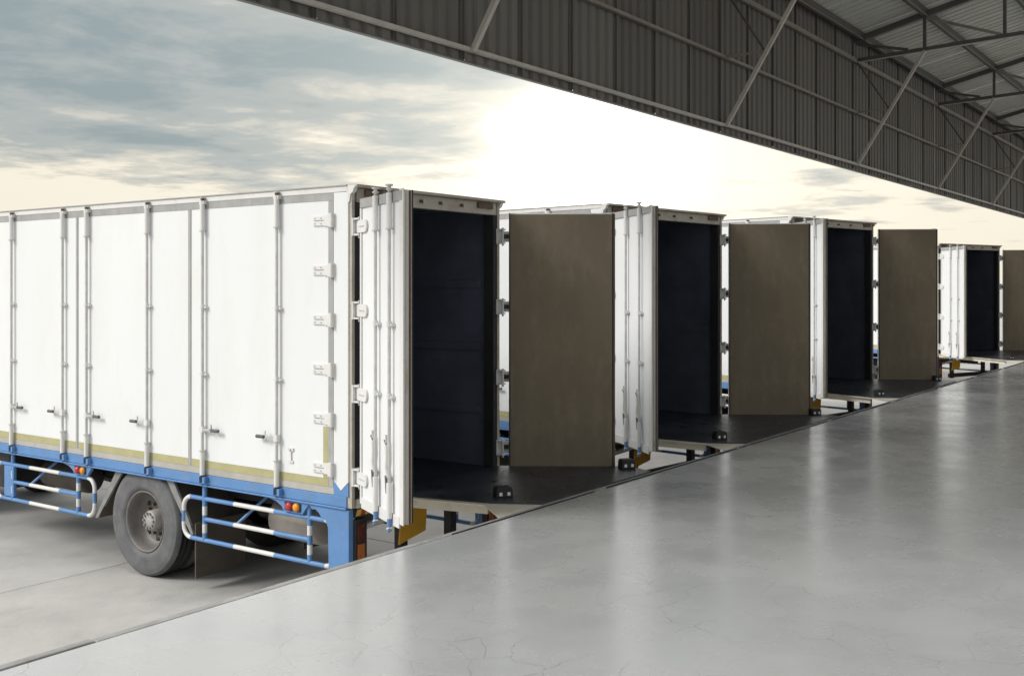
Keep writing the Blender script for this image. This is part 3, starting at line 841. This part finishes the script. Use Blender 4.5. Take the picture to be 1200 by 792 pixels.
    for side in (0, 1):
        xs = 0.06 if side == 0 else W - 0.06 - 0.42
        for k in range(n):
            b.prism([(xs + k * seg, 0.91), (xs + (k + 1) * seg - 0.002, 0.91), (xs + (k + 1) * seg + 0.018, 0.96), (xs + k * seg + 0.02, 0.96)], 1, -0.014, -0.018, "red_strip" if k % 2 else "yellow_strip")
    b.build("bumper", t)
    for x in (0.05, W - 0.19):
        lb = MB().box((x, -0.02, 0.42), (x + 0.14, 0.04, 0.88), "black_steel").build("tail_lamp", t, 0.008)
        MB().box((x + 0.025, -0.028, 0.52), (x + 0.105, -0.021, 0.68), "reflector").build("lens", lb, 0.004)
        MB().box((x + 0.025, -0.028, 0.70), (x + 0.105, -0.021, 0.84), "dark_lens").build("lens", lb, 0.004)
    MB().box((0.62, -0.01, 0.40), (0.70, 0.07, 0.93), "black_steel").box((W - 0.72, -0.01, 0.40), (W - 0.64, 0.07, 0.93), "black_steel").box((0.5, -0.02, 0.42), (W - 0.5, 0.03, 0.52), "black_steel").build("underrun_bar", t)
    MB().prism([(0.52, 0.60), (0.86, 0.66), (0.88, 0.88), (0.56, 0.90)], 1, -0.075, -0.060, "orange_flap").build("number_board", t)
    MB().tube([(0.20, 0.30, 0.70), (0.62, -0.04, 0.86)], 0.035, "galv", 10).build("exhaust_pipe", t)
    # --- cab
    c0 = L + 0.25
    cab = empty("cab", (0, 0, 0), 0, t)
    MB().prism([(c0, 0.95), (c0 + 2.0, 0.85), (c0 + 2.08, 1.55), (c0 + 1.75, 2.55), (c0 + 1.4, 2.66), (c0, 2.66)], 0, 0.03, W - 0.03, "blue_paint").build("cab_shell", cab, 0.05)
    MB().add([(0.14, c0 + 2.083, 1.60), (W - 0.14, c0 + 2.083, 1.60), (W - 0.2, c0 + 1.80, 2.46), (0.2, c0 + 1.80, 2.46)], [(0, 1, 2, 3)], "glass_dark").build("windscreen", cab)
    for x in (0.024, W - 0.024):
        MB().add([(x, c0 + 0.7, 1.65), (x, c0 + 1.95, 1.65), (x, c0 + 1.66, 2.42), (x, c0 + 0.7, 2.42)], [(0, 1, 2, 3)], "glass_dark").build("side_window", cab)
    MB().box((0.05, c0 + 2.0, 0.48), (W - 0.05, c0 + 2.16, 0.84), "white_metal").build("front_bumper", cab, 0.03)
    for x in (0.2, W - 0.45):
        MB().box((x, c0 + 2.161, 0.62), (x + 0.25, c0 + 2.175, 0.76), "white_metal").build("headlight", cab, 0.01)
    for x0_, x1_ in ((0.03, 0.34), (W - 0.34, W - 0.03)):
        MB().box((x0_, 7.0, 0.98), (x1_, 8.1, 1.06), "black_steel").build("front_mudguard", cab)
    return t

def ang_local(world_deg, rot):      # a world heading as an angle in the truck's own frame
    return R(world_deg) - rot
TR = [  # rear-left corner, turn, width, height, left door heading, right door heading, right leaf width
    ((6.185, 6.02), 0.0, 2.005, 3.57, -117.0, -54.5, 1.06, "nearest white box truck, its blue side rail and rear wheel in full view"),
    ((10.650, 6.317), -6.55, 2.60, 3.72, -129.0, -55.0, 1.14, "white box truck second from the camera, next after the nearest truck"),
    ((17.252, 6.614), -12.7, 2.70, 3.94, -139.0, -56.0, 1.13, "white box truck third from the camera, between the second and the farthest truck"),
    ((28.577, 7.003), -21.35, 2.70, 3.88, -142.0, -58.0, 1.26, "farthest white box truck, smallest in view at the right end of the row"),
]
for (x, y), rz, W, H, ld, rd, rw, lab in TR:
    rot = R(rz)
    make_truck((x, y, 0), rot, W, H, 6.7, ang_local(ld, rot), ang_local(rd, rot), rw, lab)

# ------------------------------------------------------------------ dock plates and stops
def dock_plate(poly, lip, blocks, label, blabels):
    """poly: top outline of the ribbed mat; lip: the cream plate below it, flared to imitate lit ground."""
    e = empty("dock_plate", (poly[0][0], poly[0][1], 0)); ox, oy = poly[0]
    tag(e, label, "dock plate", "plates bridging dock and trucks")
    z = DOCK_Z + 0.012
    MB().prism([(a - ox, b - oy) for a, b in poly], 2, z - 0.012, z, "ribbed_rubber").build("ribbed_mat", e)
    MB().prism([(a - ox, b - oy) for a, b in lip], 2, z - 0.022, z - 0.0125, "cream_plate").build("lit_ground_plate", e)  # flare beyond the mat is added, its cream colour stands in for lit ground
    a, b = Vector((*poly[0], 0)), Vector((*poly[1], 0))
    a -= Vector((ox, oy, 0)); b -= Vector((ox, oy, 0))
    MB().bar(a + Vector((0.02, 0, z - 0.062)), b + Vector((0.02, 0.03, z - 0.062)), 0.03, 0.075, "cream_plate").build("edge_beam", e)
    for k, ((bx, by, rz), bl) in enumerate(zip(blocks, blabels)):
        bb = empty("rubber_stop", (bx, by, z), rz)
        tag(bb, bl, "rubber stop", "black rubber stops on the dock plates")
        MB().prism([(-0.072, 0.0), (0.072, 0.0), (0.067, 0.072), (0.053, 0.086), (-0.053, 0.086), (-0.067, 0.072)], 1, -0.05, 0.05, "black_rubber").build("stop_block", bb, 0.006)
        for dx in (-0.034, 0.034):
            MB().box((dx - 0.013, -0.0545, 0.016), (dx + 0.013, -0.0505, 0.044), "white_metal").build("bolt_plate", bb, 0.003)
DE = DOCK_Y - 0.004
dock_plate([(6.50, 5.99), (6.73, 5.02), (6.93, DE), (8.72, DE), (8.85, 4.95), (8.16, 5.97)],
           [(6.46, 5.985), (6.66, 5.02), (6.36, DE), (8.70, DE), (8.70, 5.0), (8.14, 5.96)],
           [((6.96), 5.06, R(-35)), (8.74, 4.92, R(-35))],
           "black ribbed plate leading into the nearest truck",
           ["small black rubber stop at the near corner of the nearest truck's plate", "small black rubber stop under the nearest truck's open brown door"])
dock_plate([(10.70, 6.29), (10.72, 5.02), (10.93, DE), (13.95, DE), (13.98, 5.0), (13.15, 6.00)],
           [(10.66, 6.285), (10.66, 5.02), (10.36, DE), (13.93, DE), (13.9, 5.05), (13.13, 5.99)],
           [(11.02, 5.02, R(-35)), (13.86, 4.95, R(-35))],
           "black ribbed plate leading into the second truck",
           ["small black rubber stop at the near corner of the second truck's plate", "small black rubber stop under the second truck's open brown door"])
dock_plate([(17.25, 6.58), (16.6, 5.02), (16.8, DE), (20.35, DE), (20.4, 5.0), (19.85, 6.00)],
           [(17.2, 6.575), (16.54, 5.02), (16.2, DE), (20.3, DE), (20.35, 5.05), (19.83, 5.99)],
           [(16.95, 5.02, R(-35)), (20.3, 4.98, R(-35))],
           "black ribbed plate leading into the third truck",
           ["small black rubber stop at the near corner of the third truck's plate", "small black rubber stop under the third truck's open brown door"])
dock_plate([(28.6, 6.96), (27.0, 5.05), (27.3, DE), (31.6, DE), (31.7, 5.0), (31.1, 6.00)],
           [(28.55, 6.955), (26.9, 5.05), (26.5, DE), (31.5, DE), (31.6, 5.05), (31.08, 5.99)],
           [(27.4, 5.05, R(-35))],
           "black ribbed plate leading into the farthest truck",
           ["small black rubber stop at the near corner of the farthest truck's plate"])
